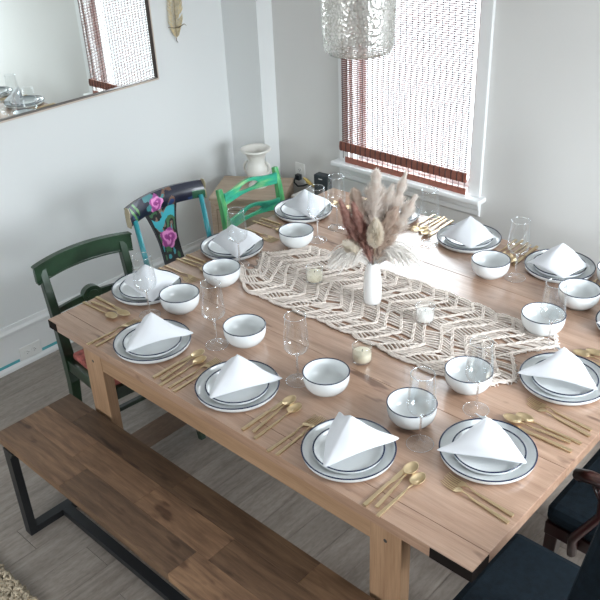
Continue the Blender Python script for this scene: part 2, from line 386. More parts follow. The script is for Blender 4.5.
def outlet(name, label, loc, rz, tilt):
    t = thing(name, label, 'outlet', loc, rz)          # local: plate in x-z plane facing -y
    horiz = tilt
    wx, wz = (.117, .072) if horiz else (.072, .117)
    mb = MB(); mb.span((-wx/2, -.006, -wz/2), (wx/2, 0, wz/2)); mb.build('faceplate', M['plastic_white'], t, bevel=.002)
    for s in (-1, 1):
        mb = MB(); cx, cz = (s*.02, 0) if horiz else (0, s*.02)
        ring = [(cx+.015*math.cos(a*PI/8), -.006, cz+.015*math.sin(a*PI/8)) for a in range(16)]
        mb.prism(ring, (0, -.002, 0)); so = mb.build('receptacle', M['plastic_white'], t)
        mb = MB()
        for dx, dz in (((0, -.006), (0, .006), (.008, 0)) if horiz else ((-.006, 0), (.006, 0), (0, -.008))):
            mb.box((cx+dx, -.0082, cz+dz), (.006 if horiz else .002, .001, .002 if horiz else .006))
        mb.build('slots', M['hole'], so)
    return t
outlet('wall_outlet', 'white double outlet set sideways in the left baseboard between teal tape strips', (XL+.014, .327, .066), PI/2, True)
outlet('wall_outlet', 'white upright outlet on the back wall beside the corner cabinet', (-.515, YB, .625), 0, False)

# ---------------------------------------------------------------- mirror
mir = thing('wall_mirror', 'large wall mirror in a thin champagne and bronze frame on the left wall', 'mirror', (XL, .3, 1.227))
mir.rotation_euler = (0, -.0037, 0)
my0, my1, mz1 = -1.0, 1.046, .75      # local y/z extents
def fr(x0, x1, inset, wd):
    mb = MB(); a, b, c, d = my0+inset, my1-inset, inset, mz1-inset
    mb.span((x0, a, c), (x1, b, c+wd)); mb.span((x0, a, d-wd), (x1, b, d)); mb.span((x0, a, c+wd), (x1, a+wd, d-wd)); mb.span((x0, b-wd, c+wd), (x1, b, d-wd)); return mb
fr(0, .022, 0, .009).build('outer_frame', M['champagne'], mir)
fr(.002, .026, .0092, .003).build('inner_frame', M['bronze'], mir)
mb = MB(); mb.span((.002, my0+.0095, .0095), (.012, my1-.0095, mz1-.0095)); mb.build('mirror_glass', M['mirror'], mir)

# gilded feather on the wall
ft = thing('feather_ornament', 'pale gold feather ornament hanging tip down on the left wall beside the mirror', 'wall ornament', (XL+.012, 1.495, 1.395))
mb = MB(); rf_ = random.Random(5)
pts = [(0, .0 + .012*math.sin(t*2.2), t*.36) for t in [i/12 for i in range(13)]]
mb.tube([(0, .008, -.012)]+pts, [.0015]+[.002]*13, 6); mb.build('quill', M['feather_dark'], ft)
mb = MB()
for sgn in (-1, 1):
    for i in range(54):
        t = .04+i/54*.93; z = t*.36; yc = .012*math.sin(t*2.2)
        wdt = .050*min(1, t*3.2+.35)*(1-max(0, t-.8)*3)+rf_.uniform(-.003, .003)
        if i in (14, 15, 16) and sgn > 0: wdt *= .55
        mb.tube([(.001, yc, z), (.006, yc+sgn*wdt*.6, z+.012), (.003, yc+sgn*wdt, z+.03)], [.0035, .004, .0016], 5, flat=.4)
mb.build('barbs', M['feather'], ft)
mb = MB(); mb.tube([(.006, -.05, .075), (.012, -.015, .066), (.012, .015, .064), (.010, .052, .075), (.012, .066, .065)], [.0015, .002, .0035, .002, .001], 6); mb.build('twisted_wire', M['feather_dark'], ft)

# ---------------------------------------------------------------- woven blind
bl = thing('woven_blind', 'reddish brown woven bamboo blind lowered over the bright window', 'blind', (0, YB-.034, .8))
bx0, bx1 = -.172, .592
mb = MB(); rb = random.Random(2)
z = .094
while z < 1.38:
    j = rb.uniform(-.0006, .0006); mb.box(((bx0+bx1)/2, 0, z+j), (bx1-bx0, .0022, .0044), rb.random()); z += .0098
mb.build('bamboo_slats', M['slat'], bl)
mb = MB(); z = .036
for k in range(9): mb.box(((bx0+bx1)/2, -.010-.003*math.sin(k/8*PI), .047+k*.0052), (bx1-bx0+.012, .012, .0046))
mb.build('rolled_hem', M['board'], bl)
n = 24
tb = MB()
for i in range(n):
    xx = bx0+.008+(bx1-bx0-.016)*i/(n-1)
    tb.tube([(xx, -.002, .0)]+[(xx+rb.uniform(-.0006, .0006), -.003, zz/10) for zz in range(1, 14)]+[(xx, -.002, 1.385)], .0017, 5)
    tb.tube([(xx, -.0195, .045), (xx, -.021, .069), (xx, -.0185, .093)], .0022, 5)
tb.build('weave_threads', M['thread'], bl)
mb = MB(); mb.span((bx0+.02, -.003, -.022), (bx1, .004, .010)); mb.build('bottom_rail', M['board'], bl, bevel=.001)
mb = MB(); mb.span((bx0, -.012, 1.385), (bx1, .014, 1.44)); mb.build('head_rail', M['board'], bl)

# ---------------------------------------------------------------- pendant
pd = thing('pendant_lamp', 'hammered glass drum pendant lamp hanging over the table', 'lamp', (.833, .82, 1.69))
prof = [(.092, .006), (.100, .0), (.108, .006), (.1125, .022), (.1145, .05), (.117, .12), (.119, .20), (.119, .26), (.110, .275), (.07, .285), (.03, .288)]
mb = MB(); mb.lathe(prof, 96); mb.build('glass_shade', M['hammered'], pd)
mb = MB(); mb.lathe([(.0, .30), (.03, .298), (.03, .283), (.022, .28), (.022, .215), (.0, .213)], 24); mb.build('lamp_socket', M['socket_metal'], pd)
mb = MB(); mb.lathe([(0, .112), (.018, .118), (.029, .14), (.028, .16), (.016, .19), (.013, .215)], 24); mb.build('bulb', M['jar'], pd)
mb = MB(); mb.tube([(0, 0, .30), (0, 0, ZC-1.69-.02)], .005, 8); mb.build('hanging_rod', M['socket_metal'], pd)
mb = MB(); mb.lathe([(0, -.025), (.06, -.02), (.062, 0), (0, 0)], 32, (0, 0, ZC-1.69)); mb.build('ceiling_plate', M['socket_metal'], pd)

# ---------------------------------------------------------------- table
TW, TD, TZ = 1.846, 1.636, .76
tbl = thing('dining_table', 'large light brown plank dining table with thick square legs', 'table', (TW/2, TD/2, 0))
ox, oy = -TW/2, -TD/2
mb = MB(); ys = [0, .076, .474, .850, 1.25, TD]; rt = random.Random(11)
for i in range(5): mb.span((ox, oy+ys[i]+(.0007 if i else 0), TZ-.036), (ox+TW, oy+ys[i+1]-(.0007 if i < 4 else 0), TZ), rt.random()*.9+i)
mb.build('tabletop', M['table'], tbl, bevel=.0012)
mb = MB(); ax0, ax1 = ox+.31, ox+TW-.317
for a, b in ((oy+.008, oy+.034), (oy+TD-.034, oy+TD-.008)): mb.span((ax0, a, TZ-.105), (ax1, b, TZ-.037))
mb.span((ox+.24, oy+.048, TZ-.105), (ox+.268, oy+TD-.048, TZ-.037)); mb.span((ox+TW-.275, oy+.048, TZ-.105), (ox+TW-.25, oy+TD-.048, TZ-.037)); mb.span((ox+.268, oy+TD/2-.02, TZ-.09), (ox+TW-.275, oy+TD/2+.02, TZ-.037)); mb.span((ax0+.01, oy+.034, TZ-.1), (ax0+.04, oy+TD-.034, TZ-.04))
mb.build('apron', M['leg_wood'], tbl)
for sx, sy in ((0, 0), (1, 0), (0, 1), (1, 1)):
    cx = ox+.257 if not sx else ox+TW-.264; cy = oy+.027 if not sy else oy+TD-.027
    mb = MB(); h = .645 if 0 else TZ-.037
    # grain runs up the leg: build along x then stand it up
    Rz = Matrix.Translation((cx, cy, h/2)) @ Matrix.Rotation(PI/2, 4, 'Y')
    mb.box((0, 0, 0), (h, .042, .105), rt.random())
    lg = mb.build('leg', M['leg_wood'], tbl, bevel=.002); lg.matrix_local = Rz
    mb = MB(); s = -1 if sy == 0 else 1
    yy = s*.0212
    mb.prism([(-(h/2-.045)+.006*math.cos(a*PI/6), yy, .006*math.sin(a*PI/6)) for a in range(12)], (0, -s*.002, 0)); mb.build('bolt_hole', M['hole'], lg)
e = .0012
for x0_, x1_, xe, lb_ in ((ox-e, ox+.052, ox, 'dark painted edge at the left front corner'), (ox+TW-.122, ox+TW+e, ox+TW, 'dark painted edge at the right front corner')):
    mb = MB(); za, zb = TZ-.0365, TZ-.0025       # one bent strip wrapping the corner
    if xe == ox: poly = [(x1_, oy+.0005), (x1_, oy-e), (ox-e, oy-e), (ox-e, oy+.075), (ox+.0005, oy+.075), (ox+.0005, oy+.0005)]
    else: poly = [(x0_, oy+.0005), (x0_, oy-e), (x1_, oy-e), (x1_, oy+.075), (ox+TW-.0005, oy+.075), (ox+TW-.0005, oy+.0005)]
    mb.prism([(a, b, za) for a, b in poly], (0, 0, zb-za)); fix(mb.build('dark_corner', M['dark_cap'], tbl))['label'] = lb_

# ---------------------------------------------------------------- bench
bn = thing('bench', 'long patchwork wood bench on a black metal frame in front of the table', 'bench', (.98, -.17, 0))
mb = MB(); r0 = random.Random(21)
xa, xb = -.92, .95
rows = [(-.160, -.048), (-.048, .062), (.062, .162)]
cuts = [[.42, .99, 1.45], [.33, .68, 1.04, 1.5], [.16, .72, 1.3]]
tones = [[.55, .18, .75, .3], [.82, .62, .72, .35, .6], [.2, .05, .15, .4]]
for (a, b), cs, tn in zip(rows, cuts, tones):
    e = [xa]+[xa+c for c in cs]+[xb]
    for i in range(len(e)-1): mb.span((e[i]+.0003, a+.0003, .418), (e[i+1]-.0003, b-.0003, .45), tn[i]+i*3)
mb.build('bench_top', M['bench'], bn, bevel=.0006)
for s in (-1, 1):
    fx = -.85 if s < 0 else .85; mb = MB()
    for yy in (-.15, .15): mb.span((fx-.02, yy-.015, .0), (fx+.02, yy+.015, .417))
    mb.span((fx-.02, -.135, 0), (fx+.02, .135, .03)); mb.span((fx-.02, -.135, .392), (fx+.02, .135, .417))
    mb.prism([(fx-.02+.04, -.165, .417), (fx+.05, -.165, .417), (fx+.02, -.165, .385)], (0, .03, 0))
    mb.build('frame_leg', M['black_metal'], bn, bevel=.001)
mb = MB(); mb.span((-.83, -.02, .001), (.83, .02, .03)); mb.build('stretcher', M['black_metal'], bn, bevel=.001)

# rug: base and pile
rg = thing('shag_rug', 'beige looped shag rug at the lower left corner of the floor', 'rug', (.0, -1.1, 0))
mb = MB(); mb.span((-.7, -.6, .0), (.95, .598, .008)); mb.build('rug_backing', M['rug'], rg)
mb = MB(); rr = random.Random(9)
for i in range(5200):
    if i < 4600: px, py = rr.uniform(-.1, .75), rr.uniform(.30, .602)
    else: px, py = rr.uniform(-.7, .95), rr.uniform(-.6, .602)
    an = rr.uniform(0, PI); dx, dy = .011*math.cos(an), .011*math.sin(an); h = rr.uniform(.016, .03)
    mb.tube([(px-dx, py-dy, .008), (px-dx*.9, py-dy*.9, h*.75), (px, py, h), (px+dx*.9, py+dy*.9, h*.75), (px+dx, py+dy, .008)], .0042, 5)
tag(mb.build('rug_pile', M['rug'], rg), None, kind='stuff')

# ---------------------------------------------------------------- chairs (local: faces +x, origin on floor under seat centre, width along y)
def rail(mb, hw, top, bot, xf, th, n=24, hole=None, cols=None, ymid=0, smooth=False):
    """curved rail; top(s), bot(s), xf(s) with s in -1..1; hole(s)->(lo,hi) or None"""
    ss = [-1+2*i/n for i in range(n+1)]
    def strip(f0, f1):
        rings = []
        for s in ss:
            x, y = xf(s), s*hw+ymid
            rings.append([(x-th/2, y, f0(s)), (x+th/2, y, f0(s)), (x+th/2, y, f1(s)), (x-th/2, y, f1(s))])
        mb.loft(rings, smooth=False)
    if not hole: strip(bot, top)
    else:
        mid = lambda s: (top(s)+bot(s))/2
        lo = lambda s: hole(s)[0] if hole(s) else mid(s)
        hi = lambda s: hole(s)[1] if hole(s) else mid(s)
        strip(bot, lo); strip(hi, top)
    return mb

# dark green chair
c1 = thing('dining_chair', 'dark green chair with broad curved top rail and red seat at table corner', 'chair', (-.036, .317, 0), -.09, 'painted dining chairs along the left wall')
hw = .185
for s in (-1, 1):
    y = s*hw
    mb = MB(); mb.tube([(-.20, y, 0), (-.158, y, .15), (-.138, y, .32), (-.145, y, .45), (-.172, y, .60), (-.205, y, .74), (-.222, y, .82)], [.016, .018, .021, .022, .019, .017, .016], 4, up=(0, 1, 0)); mb.build('rear_leg', M['green'], c1, bevel=.003)
    mb = MB(); mb.tube([(.235, y, 0), (.205, y, .12), (.185, y, .28), (.185, y, .43)], [.013, .016, .020, .021], 4, up=(0, 1, 0)); mb.build('front_leg', M['green'], c1, bevel=.003)
mb = MB(); bow = lambda s: -.205-.035*(1-s*s)
rail(mb, .223, lambda s: .843+.012*(1-s*s), lambda s: .766+.012*(1-s*s)+.012*abs(s)**6, bow, .02)
rail(mb, .226, lambda s: .849+.012*(1-s*s), lambda s: .841+.012*(1-s*s), lambda s: bow(s), .028)
rail(mb, .221, lambda s: .777+.012*(1-s*s), lambda s: .769+.012*(1-s*s), lambda s: bow(s)+.002, .026)
cr = mb.build('top_rail', M['green_patch'] if 'green_patch' in M else M['green'], c1, bevel=.001)
mb = MB(); rail(mb, .19, lambda s: .64+.012*(1-abs(s)), lambda s: .618, lambda s: -.188-.02*(1-s*s), .018)
ring = [( -.222, .043*math.cos(a*PI/12), .643+.036*math.sin(a*PI/12)) for a in range(24)]
mb.prism(ring, (.032, 0, 0)); mb.prism([(-.192, .026*math.cos(a*PI/12), .643+.021*math.sin(a*PI/12)) for a in range(24)], (.01, 0, 0))
mb.build('lower_back_rail', M['green'], c1, bevel=.002)
mb = MB()
for s in (-1, 1): mb.span((-.14, s*hw-.014, .375), (.185, s*hw+.014, .43))
mb.span((.17, -hw, .375), (.2, hw, .43)); mb.span((-.155, -hw, .375), (-.13, hw, .43)); mb.build('seat_frame', M['green'], c1, bevel=.002)
mb = MB()
for s in (-1, 1): mb.span((-.15, s*hw-.009, .17), (.19, s*hw+.009, .195))
mb.span((0, -hw, .172), (.022, hw, .192)); mb.build('stretcher', M['green'], c1, bevel=.002)
mb = MB(); mb.box((.03, 0, .440), (.31, .35, .035)); mb.build('seat_cushion', M['seat_red'], c1, bevel=.015)['label'] = 'faded red patterned seat cushion'

# rose-painted chair
def rose(p, y0, z0, r, k=0):
    dy, dz = p[0]-y0, p[1]-z0; d = math.hypot(dy, dz)/r; a = math.atan2(dz, dy)
    edge = 1+.13*math.sin(5*a+k)
    if d > edge: return None
    q = math.sin(d*9+a*1.0+1.3*math.sin(3*a+k+d*3))
    if d < .22: return (.30, .04, .22)
    if q > .35: return (.78, .30, .62)
    if q > -.35: return (.55, .13, .40)
    return (.33, .05, .26)
def paint_crest(y, z):          # y along crest (-.24...24), z 0..1 height
    p = (y, z*.085)
    r = rose(p, -.045, .035, .040, 1)
    if r: return r
    n = noise.noise(Vector((y*22, z*2.4, 1.7)))
    if y < -.165 and y > -.22 and abs(math.sin((y*95)+z*4)) > .80: return (.10, .28, .08)
    if y > .17 and z < .5: return (.02, .10, .05)
    if abs(y+.045) < .075 and n > .12: return (.05, .22, .24)
    if n > .35: return (.02, .05, .16)
    if -.01 < y < .07 and n > .05: return (.16, .08, .05)
    return (.006, .009, .028)
def paint_splat(v, t):         # v -1..1 across, t 0 (bottom) .. 1 (top)
    if abs(v) > .86: return (.006, .008, .012)
    if .80+.07*math.sin(v*3.4) < t < .91+.07*math.sin(v*3.4): return (.05, .42, .50)
    r = rose((v*.056, t*.36), .0, .215, .044, 2)
    if r: return r
    if .06+.04*v*v < t < .13+.02*v: return (.05, .42, .50)
    if t < .07: return (.16, .02, .05)
    n = noise.noise(Vector((v*2.4, t*9, 4.2)))
    if n > .28: return (.06, .36, .42)
    if n < -.22: return (.05, .16, .07)
    if n > .12 and t > .5: return (.26, .17, .13)
    return (.012, .012, .016)
c2 = thing('dining_chair', 'navy and teal hand-painted chair with pink roses on crest and splat', 'chair', (-.03, .807, 0), 0, 'painted dining chairs along the left wall')
hw2 = .185
for s in (-1, 1):
    y = s*hw2
    mb = MB(); mb.tube([(-.245, y*.98, 0), (-.20, y*.98, .22), (-.165, y, .45), (-.185, y, .65), (-.225, y*1.02, .87)], [.014, .016, .017, .0125, .0115], 12); mb.build('rear_post', M['teal'], c2)
    mb = MB(); mb.tube([(.20, y, 0), (.20, y, .2), (.20, y, .43)], [.013, .018, .02], 12); mb.build('front_leg', M['teal'], c2)
def painted_sheet(fn_pos, fn_col, nu, nv, th):
    """grid sheet of thickness th with painted faces; fn_pos(u,v)->(centre, normal)"""
    mb = MB(); F = []; B = []
    for i in range(nu+1):
        for j in range(nv+1):
            p, nn = fn_pos(i/nu, j/nv); F.append(p+nn*th/2); B.append(p-nn*th/2)
    idx = lambda i, j: i*(nv+1)+j; K = len(F); fs = []; cs = []
    for i in range(nu):
        for j in range(nv):
            c = fn_col((i+.5)/nu, (j+.5)/nv)
            fs.append((idx(i, j), idx(i+1, j), idx(i+1, j+1), idx(i, j+1))); cs.append(c)
            fs.append((K+idx(i, j), K+idx(i, j+1), K+idx(i+1, j+1), K+idx(i+1, j))); cs.append((.01, .015, .04))
    e = (.01, .012, .03)
    for i in range(nu):
        for j in (0, nv): fs.append((idx(i, j), K+idx(i, j), K+idx(i+1, j), idx(i+1, j))); cs.append(e)
    for j in range(nv):
        for i in (0, nu): fs.append((idx(i, j), idx(i, j+1), K+idx(i, j+1), K+idx(i, j))); cs.append(e)
    mb.add(F+B, fs, 0, False, cs); return mb
def crest_pos(u, v):
    s = -1+2*u; y = s*.213; bowx = -.235-.04*(1-s*s)
    z = .848+.010*(1-s*s)+v*.080; bulge = .012*math.sin(v*PI)-.018*v
    n_ = Vector((1, .09*s*2, .15)).normalized()
    return Vector((bowx+bulge, y, z)), n_
mb = painted_sheet(crest_pos, lambda u, v: paint_crest(-.24+.48*u, v), 110, 22, .022)
for s in (0, 1):       # rolled ends
    e_ = crest_pos(s, .5)[0]
cr2 = fix(mb.build('top_rail', M['paint'], c2))
for s in (-1, 1):
    mb = MB(); p0 = crest_pos((s+1)/2, 0)[0]
    pr = [(.016, -.004), (.022, .02), (.014, .045), (.020, .07), (.010, .09), (-.012, .088), (-.018, .06), (-.016, .02), (-.012, -.004)]
    mb.prism([(p0.x+a, s*.213, p0.z+b) for a, b in pr], (0, s*.006, 0)); mb.build('rail_end', M['ivory'], c2, bevel=.003)['label'] = 'ivory edged end of the top rail'
def splat_pos(u, v):
    s = -1+2*u; t = v; hwid = .052+.040*max(0, (t-.5)/.5)**1.8+.008*max(0, (.4-t)/.4)
    z = .50+t*.36; x = -.19-.055*t-.035*math.sin(t*PI*.5)
    return Vector((x, s*hwid-.008, z)), Vector((1, 0, .18)).normalized()
mb = painted_sheet(splat_pos, lambda u, v: paint_splat(-1+2*u, v), 40, 90, .014); fix(mb.build('splat', M['paint'], c2))
mb = MB(); mb.span((-.19, -hw2, .40), (-.155, hw2, .505)); mb.span((-.165, -hw2-.01, .385), (.21, hw2+.01, .43)); mb.build('seat_frame', M['teal'], c2, bevel=.003)
mb = MB(); mb.span((-.02, -hw2, .18), (.0, hw2, .2))
for s in (-1, 1): mb.span((-.19, s*hw2-.008, .17), (.2, s*hw2+.008, .195))
mb.build('stretcher', M['teal'], c2, bevel=.003)
mb = MB(); mb.box((.02, 0, .452), (.37, .42, .04)); mb.build('seat_cushion', M['navy_fabric'], c2, bevel=.015)

# green ladder-back chair
c3 = thing('dining_chair', 'bright green and teal ladder-back chair with oval cut-outs near the cabinet', 'chair', (-.055, 1.31, 0), 0, 'painted dining chairs along the left wall')
hw3 = .19
for s in (-1, 1):
    y = s*hw3
    mb = MB(); mb.tube([(-.24, y, 0), (-.20, y, .22), (-.165, y, .45), (-.175, y, .62), (-.195, y, .76), (-.215, y, .85)], [.016, .017, .018, .017, .015, .013], 4, up=(0, 1, 0)); mb.build('rear_post', M['post'], c3, bevel=.004)
    mb = MB(); mb.tube([(.2, y, 0), (.2, y, .43)], [.016, .019], 4, up=(0, 1, 0)); mb.build('front_leg', M['post'], c3, bevel=.003)
def lad(zc, xo):
    mb = MB()
    top = lambda s: zc+.022+.028*math.cos(s*PI/2)**2+.012*abs(s)**3
    bot = lambda s: zc-.024+.010*math.cos(s*PI/2)**2
    def hole(s):
        if abs(s) > .36: return None
        q = math.sqrt(max(0, 1-(s/.36)**2)); m_ = (top(s)+bot(s))/2; return (m_-.018*q-.0001, m_+.018*q+.0001)
    return rail(mb, hw3-.012, top, bot, lambda s: xo-.022*(1-s*s), .016, n=40, hole=hole)
lad(.795, -.195).build('back_slat', M['streak'], c3, bevel=.0015)
lad(.665, -.178).build('back_slat', M['streak'], c3, bevel=.0015)
lad(.545, -.168).build('back_slat', M['streak'], c3, bevel=.0015)
mb = MB(); mb.span((-.17, -hw3-.01, .40), (.215, hw3+.01, .425)); mb.build('seat', M['post'], c3, bevel=.01)
mb = MB()
for s in (-1, 1): mb.span((-.19, s*hw3-.01, .2), (.2, s*hw3+.01, .22))
mb.span((.19, -hw3, .24), (.21, hw3, .26)); mb.build('stretcher', M['post'], c3)

# navy chairs at the right end (face -x)
def navy_chair(loc, label, arms):
    t = thing('upholstered_chair', label, 'chair', loc, PI, 'dark chairs at the right end of the table')
    mb = MB(); mb.box((0, 0, .42), (.46, .48, .075)); mb.build('seat_cushion', M['navy_fabric'], t, bevel=.028)
    mb = MB(); mb.box((0, 0, .36), (.45, .47, .05)); mb.build('seat_frame', M['mahogany'], t, bevel=.004)
    for sx in (-1, 1):
        for sy in (-1, 1):
            mb = MB(); mb.tube([(sx*.215, sy*.21, 0), (sx*.20, sy*.21, .34)], [.014, .022], 4); mb.build('leg', M['mahogany'], t, bevel=.003)
    mb = MB(); mb.tube([(-.235, 0, .40), (-.25, 0, .55), (-.285, 0, .95)], [.19, .2, .18], 4, up=(0, 1, 0), flat=.14); mb.build('backrest', M['navy_fabric'], t, bevel=.02)
    if arms:
        for s in (-1, 1):
            y = s*.262
            mb = MB(); mb.tube([(-.27, y, .72), (-.12, y, .69), (.02, y*1.02, .668), (.10, y*1.03, .665), (.135, y*1.02, .655), (.125, y, .635)], [.016, .018, .021, .024, .022, .012], 10, flat=.7); mb.build('armrest', M['mahogany'], t)
            mb = MB(); mb.tube([(.09, y, .655), (.055, y, .60), (.05, y, .54), (.085, y, .47), (.12, y, .40), (.115, y, .34)], [.013, .015, .017, .018, .019, .018], 10, flat=.8); mb.build('arm_support', M['mahogany'], t)
    return t
navy_chair((1.945, .235, 0), 'dark navy upholstered chair under the near right corner of the table', False)
navy_chair((1.97, .86, 0), 'mahogany armchair with dark navy seat at the right end of the table', True)

# ---------------------------------------------------------------- corner cabinet, urn, router
ang = math.radians(32)
cb = thing('storage_cabinet', 'small pale wood cabinet standing askew in the room corner', 'cabinet', (-.622, 1.665, 0), ang)
w_, d_, h_ = .40, .325, .60
mb = MB(); mb.span((-w_/2, -d_/2, .0), (w_/2, d_/2, h_-.018)); mb.build('body', M['cabinet'], cb, bevel=.002)
mb = MB(); mb.span((-w_/2-.006, -d_/2-.008, h_-.018), (w_/2+.006, d_/2, h_)); mb.build('top_panel', M['cabinet'], cb, bevel=.002)
mb = MB(); mb.span((-w_/2+.02, -d_/2-.010, .06), (w_/2-.02, -d_/2-.0005, h_-.045)); dr = mb.build('door', M['cabinet'], cb, bevel=.001)
mb = MB(); a, b, c, d = -w_/2+.035, w_/2-.035, .08, h_-.065
for p, q in (((a, c), (b, c+.003)), ((a, d-.003), (b, d)), ((a, c), (a+.003, d)), ((b-.003, c), (b, d))): mb.span((p[0], -d_/2-.0108, p[1]), (q[0], -d_/2-.0095, q[1]))
mb.build('inlay_line', M['groove'], dr)
ur = thing('ceramic_urn', 'white two-handled ceramic urn with flared rim on the corner cabinet', 'urn', (-.612, 1.70, .6), .5)
mb = MB()
mb.lathe([(0, 0), (.052, 0), (.054, .008), (.046, .018), (.030, .028), (.030, .04), (.052, .06), (.062, .085), (.060, .11), (.050, .135), (.046, .155), (.054, .185), (.070, .203), (.083, .209), (.085, .216), (.079, .221), (.066, .213), (.050, .19), (.040, .158), (.045, .12), (.048, .08), (.02, .06), (0, .058)], 48)
mb.build('vessel', M['urn'], ur)
for s in (-1, 1):
    mb = MB(); mb.tube([(s*(.052+.022*math.sin(a*PI/8)), 0, .142-.068*a/8+.006*math.sin(a*PI/4)) for a in range(9)], [.008, .0085, .0075, .007, .007, .007, .0075, .009, .010], 10); mb.build('handle', M['urn'], ur)

cr_ = thing('storage_crate', 'white storage box holding the router between cabinet and table', 'box', (-.30, 1.84, 0))
mb = MB(); mb.span((-.105, -.085, 0), (.105, .085, .56)); mb.build('box_body', M['plastic_white'], cr_, bevel=.006)
mb = MB(); mb.span((-.109, -.089, .56), (.109, .089, .58)); mb.build('lid', M['plastic_white'], cr_, bevel=.005)
ro = thing('router', 'black upright router box behind the wine glasses by the back wall', 'router', (-.262, 1.855, .58), .1)
mb = MB(); mb.span((-.045, -.025, 0), (.043, .025, .122)); mb.build('casing', M['plastic_black'], ro, bevel=.005)
mb = MB(); mb.span((-.012, -.0262, .100), (.012, -.0245, .104)); mb.build('status_light', M['plastic_white'], ro)
mb = MB()
mb.tube([(-.33, 1.90, .587), (-.38, 1.87, .615), (-.36, 1.83, .645), (-.33, 1.83, .635), (-.35, 1.87, .61), (-.395, 1.87, .635), (-.38, 1.83, .66), (-.345, 1.82, .655), (-.325, 1.85, .62), (-.33, 1.89, .587)], .0065, 8)
tag(mb.build('yellow_cable', M['yellow']), 'coil of yellow cable on the white box beside the router', 'cable')
mb = MB(); mb.tube([(-.515, 1.937, .605), (-.515, 1.905, .615), (-.525, 1.90, .58), (-.50, 1.905, .56), (-.46, 1.905, .572), (-.42, 1.90, .592), (-.375, 1.905, .585)], .005, 8); mb.box((-.515, 1.927, .605), (.03, .026, .03))
tag(mb.build('power_cord', M['plastic_black']), 'black plug and power cord running from the back wall outlet', 'cord')

# ---------------------------------------------------------------- tableware prototypes
def plate_parts(t, R, H, name='dish'):
    mb = MB()
    prof = [(0, .001), (R*.70, .001), (R*.76, 0), (R*.82, .001), (R*.93, H*.18), (R*.985, H*.5), (R, H*.96), (R*.995, H), (R*.985, H), (R*.978, H*.92), (R*.955, H*.55), (R*.90, H*.32), (R*.80, H*.25), (0, H*.25)]
    mb.lathe(prof, 64); mb.build(name, M['porcelain'], t)
    mb = MB(); rr_ = .0025
    mb.loft([[((R*.990+rr_*math.cos(b*PI/3))*math.cos(a*PI/40), (R*.990+rr_*math.cos(b*PI/3))*math.sin(a*PI/40), H+rr_*.8*math.sin(b*PI/3)) for b in range(6)] for a in range(80)], closed=True)
    mb.build('rim', M['navy_rim'], t)['label'] = 'navy painted rim'
def p_plate(l): t = thing('dinner_plate', l, 'plate', group='dinner plates'); plate_parts(t, .1355, .024); return t
def p_salad(l): t = thing('salad_plate', l, 'plate', group='salad plates'); plate_parts(t, .102, .019); return t
def p_bowl(l):
    t = thing('bowl', l, 'bowl', group='soup bowls'); mb = MB()
    mb.lathe([(0, .003), (.034, .003), (.036, 0), (.040, 0), (.042, .004), (.058, .013), (.069, .028), (.0735, .045), (.0745, .070), (.0735, .072), (.0722, .070), (.0712, .046), (.066, .030), (.054, .016), (.030, .009), (0, .008)], 64)
    mb.build('bowl_body', M['porcelain'], t)
    mb = MB(); R_, rr_ = .0735, .0021
    mb.loft([[((R_+rr_*math.cos(b*PI/3))*math.cos(a*PI/40), (R_+rr_*math.cos(b*PI/3))*math.sin(a*PI/40), .0715+rr_*.8*math.sin(b*PI/3)) for b in range(6)] for a in range(80)], closed=True)
    mb.build('rim', M['navy_rim'], t)['label'] = 'navy painted rim'; return t
def p_glass(l):
    t = thing('wine_glass', l, 'wine glass', group='wine glasses'); mb = MB()
    mb.lathe([(.0392, .0012), (.030, .0028), (.010, .006), (.0045, .014)], 40); mb.build('foot', M['glass'], t)
    mb = MB(); mb.lathe([(.0045, .014), (.0034, .03), (.0032, .07), (.0036, .095), (.007, .104)], 20); mb.build('stem', M['glass_thick'], t)
    mb = MB(); mb.lathe([(.0, .1035), (.007, .104), (.024, .112), (.037, .124), (.0418, .137), (.0415, .152), (.038, .19), (.0338, .2425), (.0345, .244), (.0342, .2458), (.0332, .2462), (.0324, .2452), (.0322, .2435)], 48); mb.build('bowl', M['glass'], t)
    def ring_(R_, z_, q, nme):
        mb = MB(); mb.loft([[((R_+q*math.cos(b*PI/3))*math.cos(a*PI/24), (R_+q*math.cos(b*PI/3))*math.sin(a*PI/24), z_+q*math.sin(b*PI/3)) for b in range(6)] for a in range(48)], closed=True); mb.build(nme, M['glass_thick'], t)
    ring_(.0334, .2452, .0011, 'rim'); ring_(.0392, .0014, .0008, 'foot_edge')
    return t
def handle_mb(l0, l1, w0=.0085, w1=.0062, th=.0042, z=.0022):
    mb = MB(); a, b = w0/2, w1/2
    mb.loft([[(-a, l0, z-th/2), (a, l0, z-th/2), (a, l0, z+th/2), (-a, l0, z+th/2)], [(-b, l1, z-th/2+.001), (b, l1, z-th/2+.001), (b, l1, z+th/2), (-b, l1, z+th/2)]], smooth=False); return mb
def p_knife(l):
    t = thing('table_knife', l, 'knife', group='knives'); handle_mb(-.113, 0, .012, .0095, .006, .0032).build('handle', M['gold'], t, bevel=.0006)
    mb = MB(); out = [(-.0035, 0), (.0045, 0), (.0075, .012), (.0095, .04), (.009, .075), (.005, .095), (-.001, .102), (-.0055, .092), (-.006, .02)]
    mb.prism([(x, y, .0015) for x, y in out], (0, 0, .002)); mb.build('blade', M['gold'], t, bevel=.0004); return t
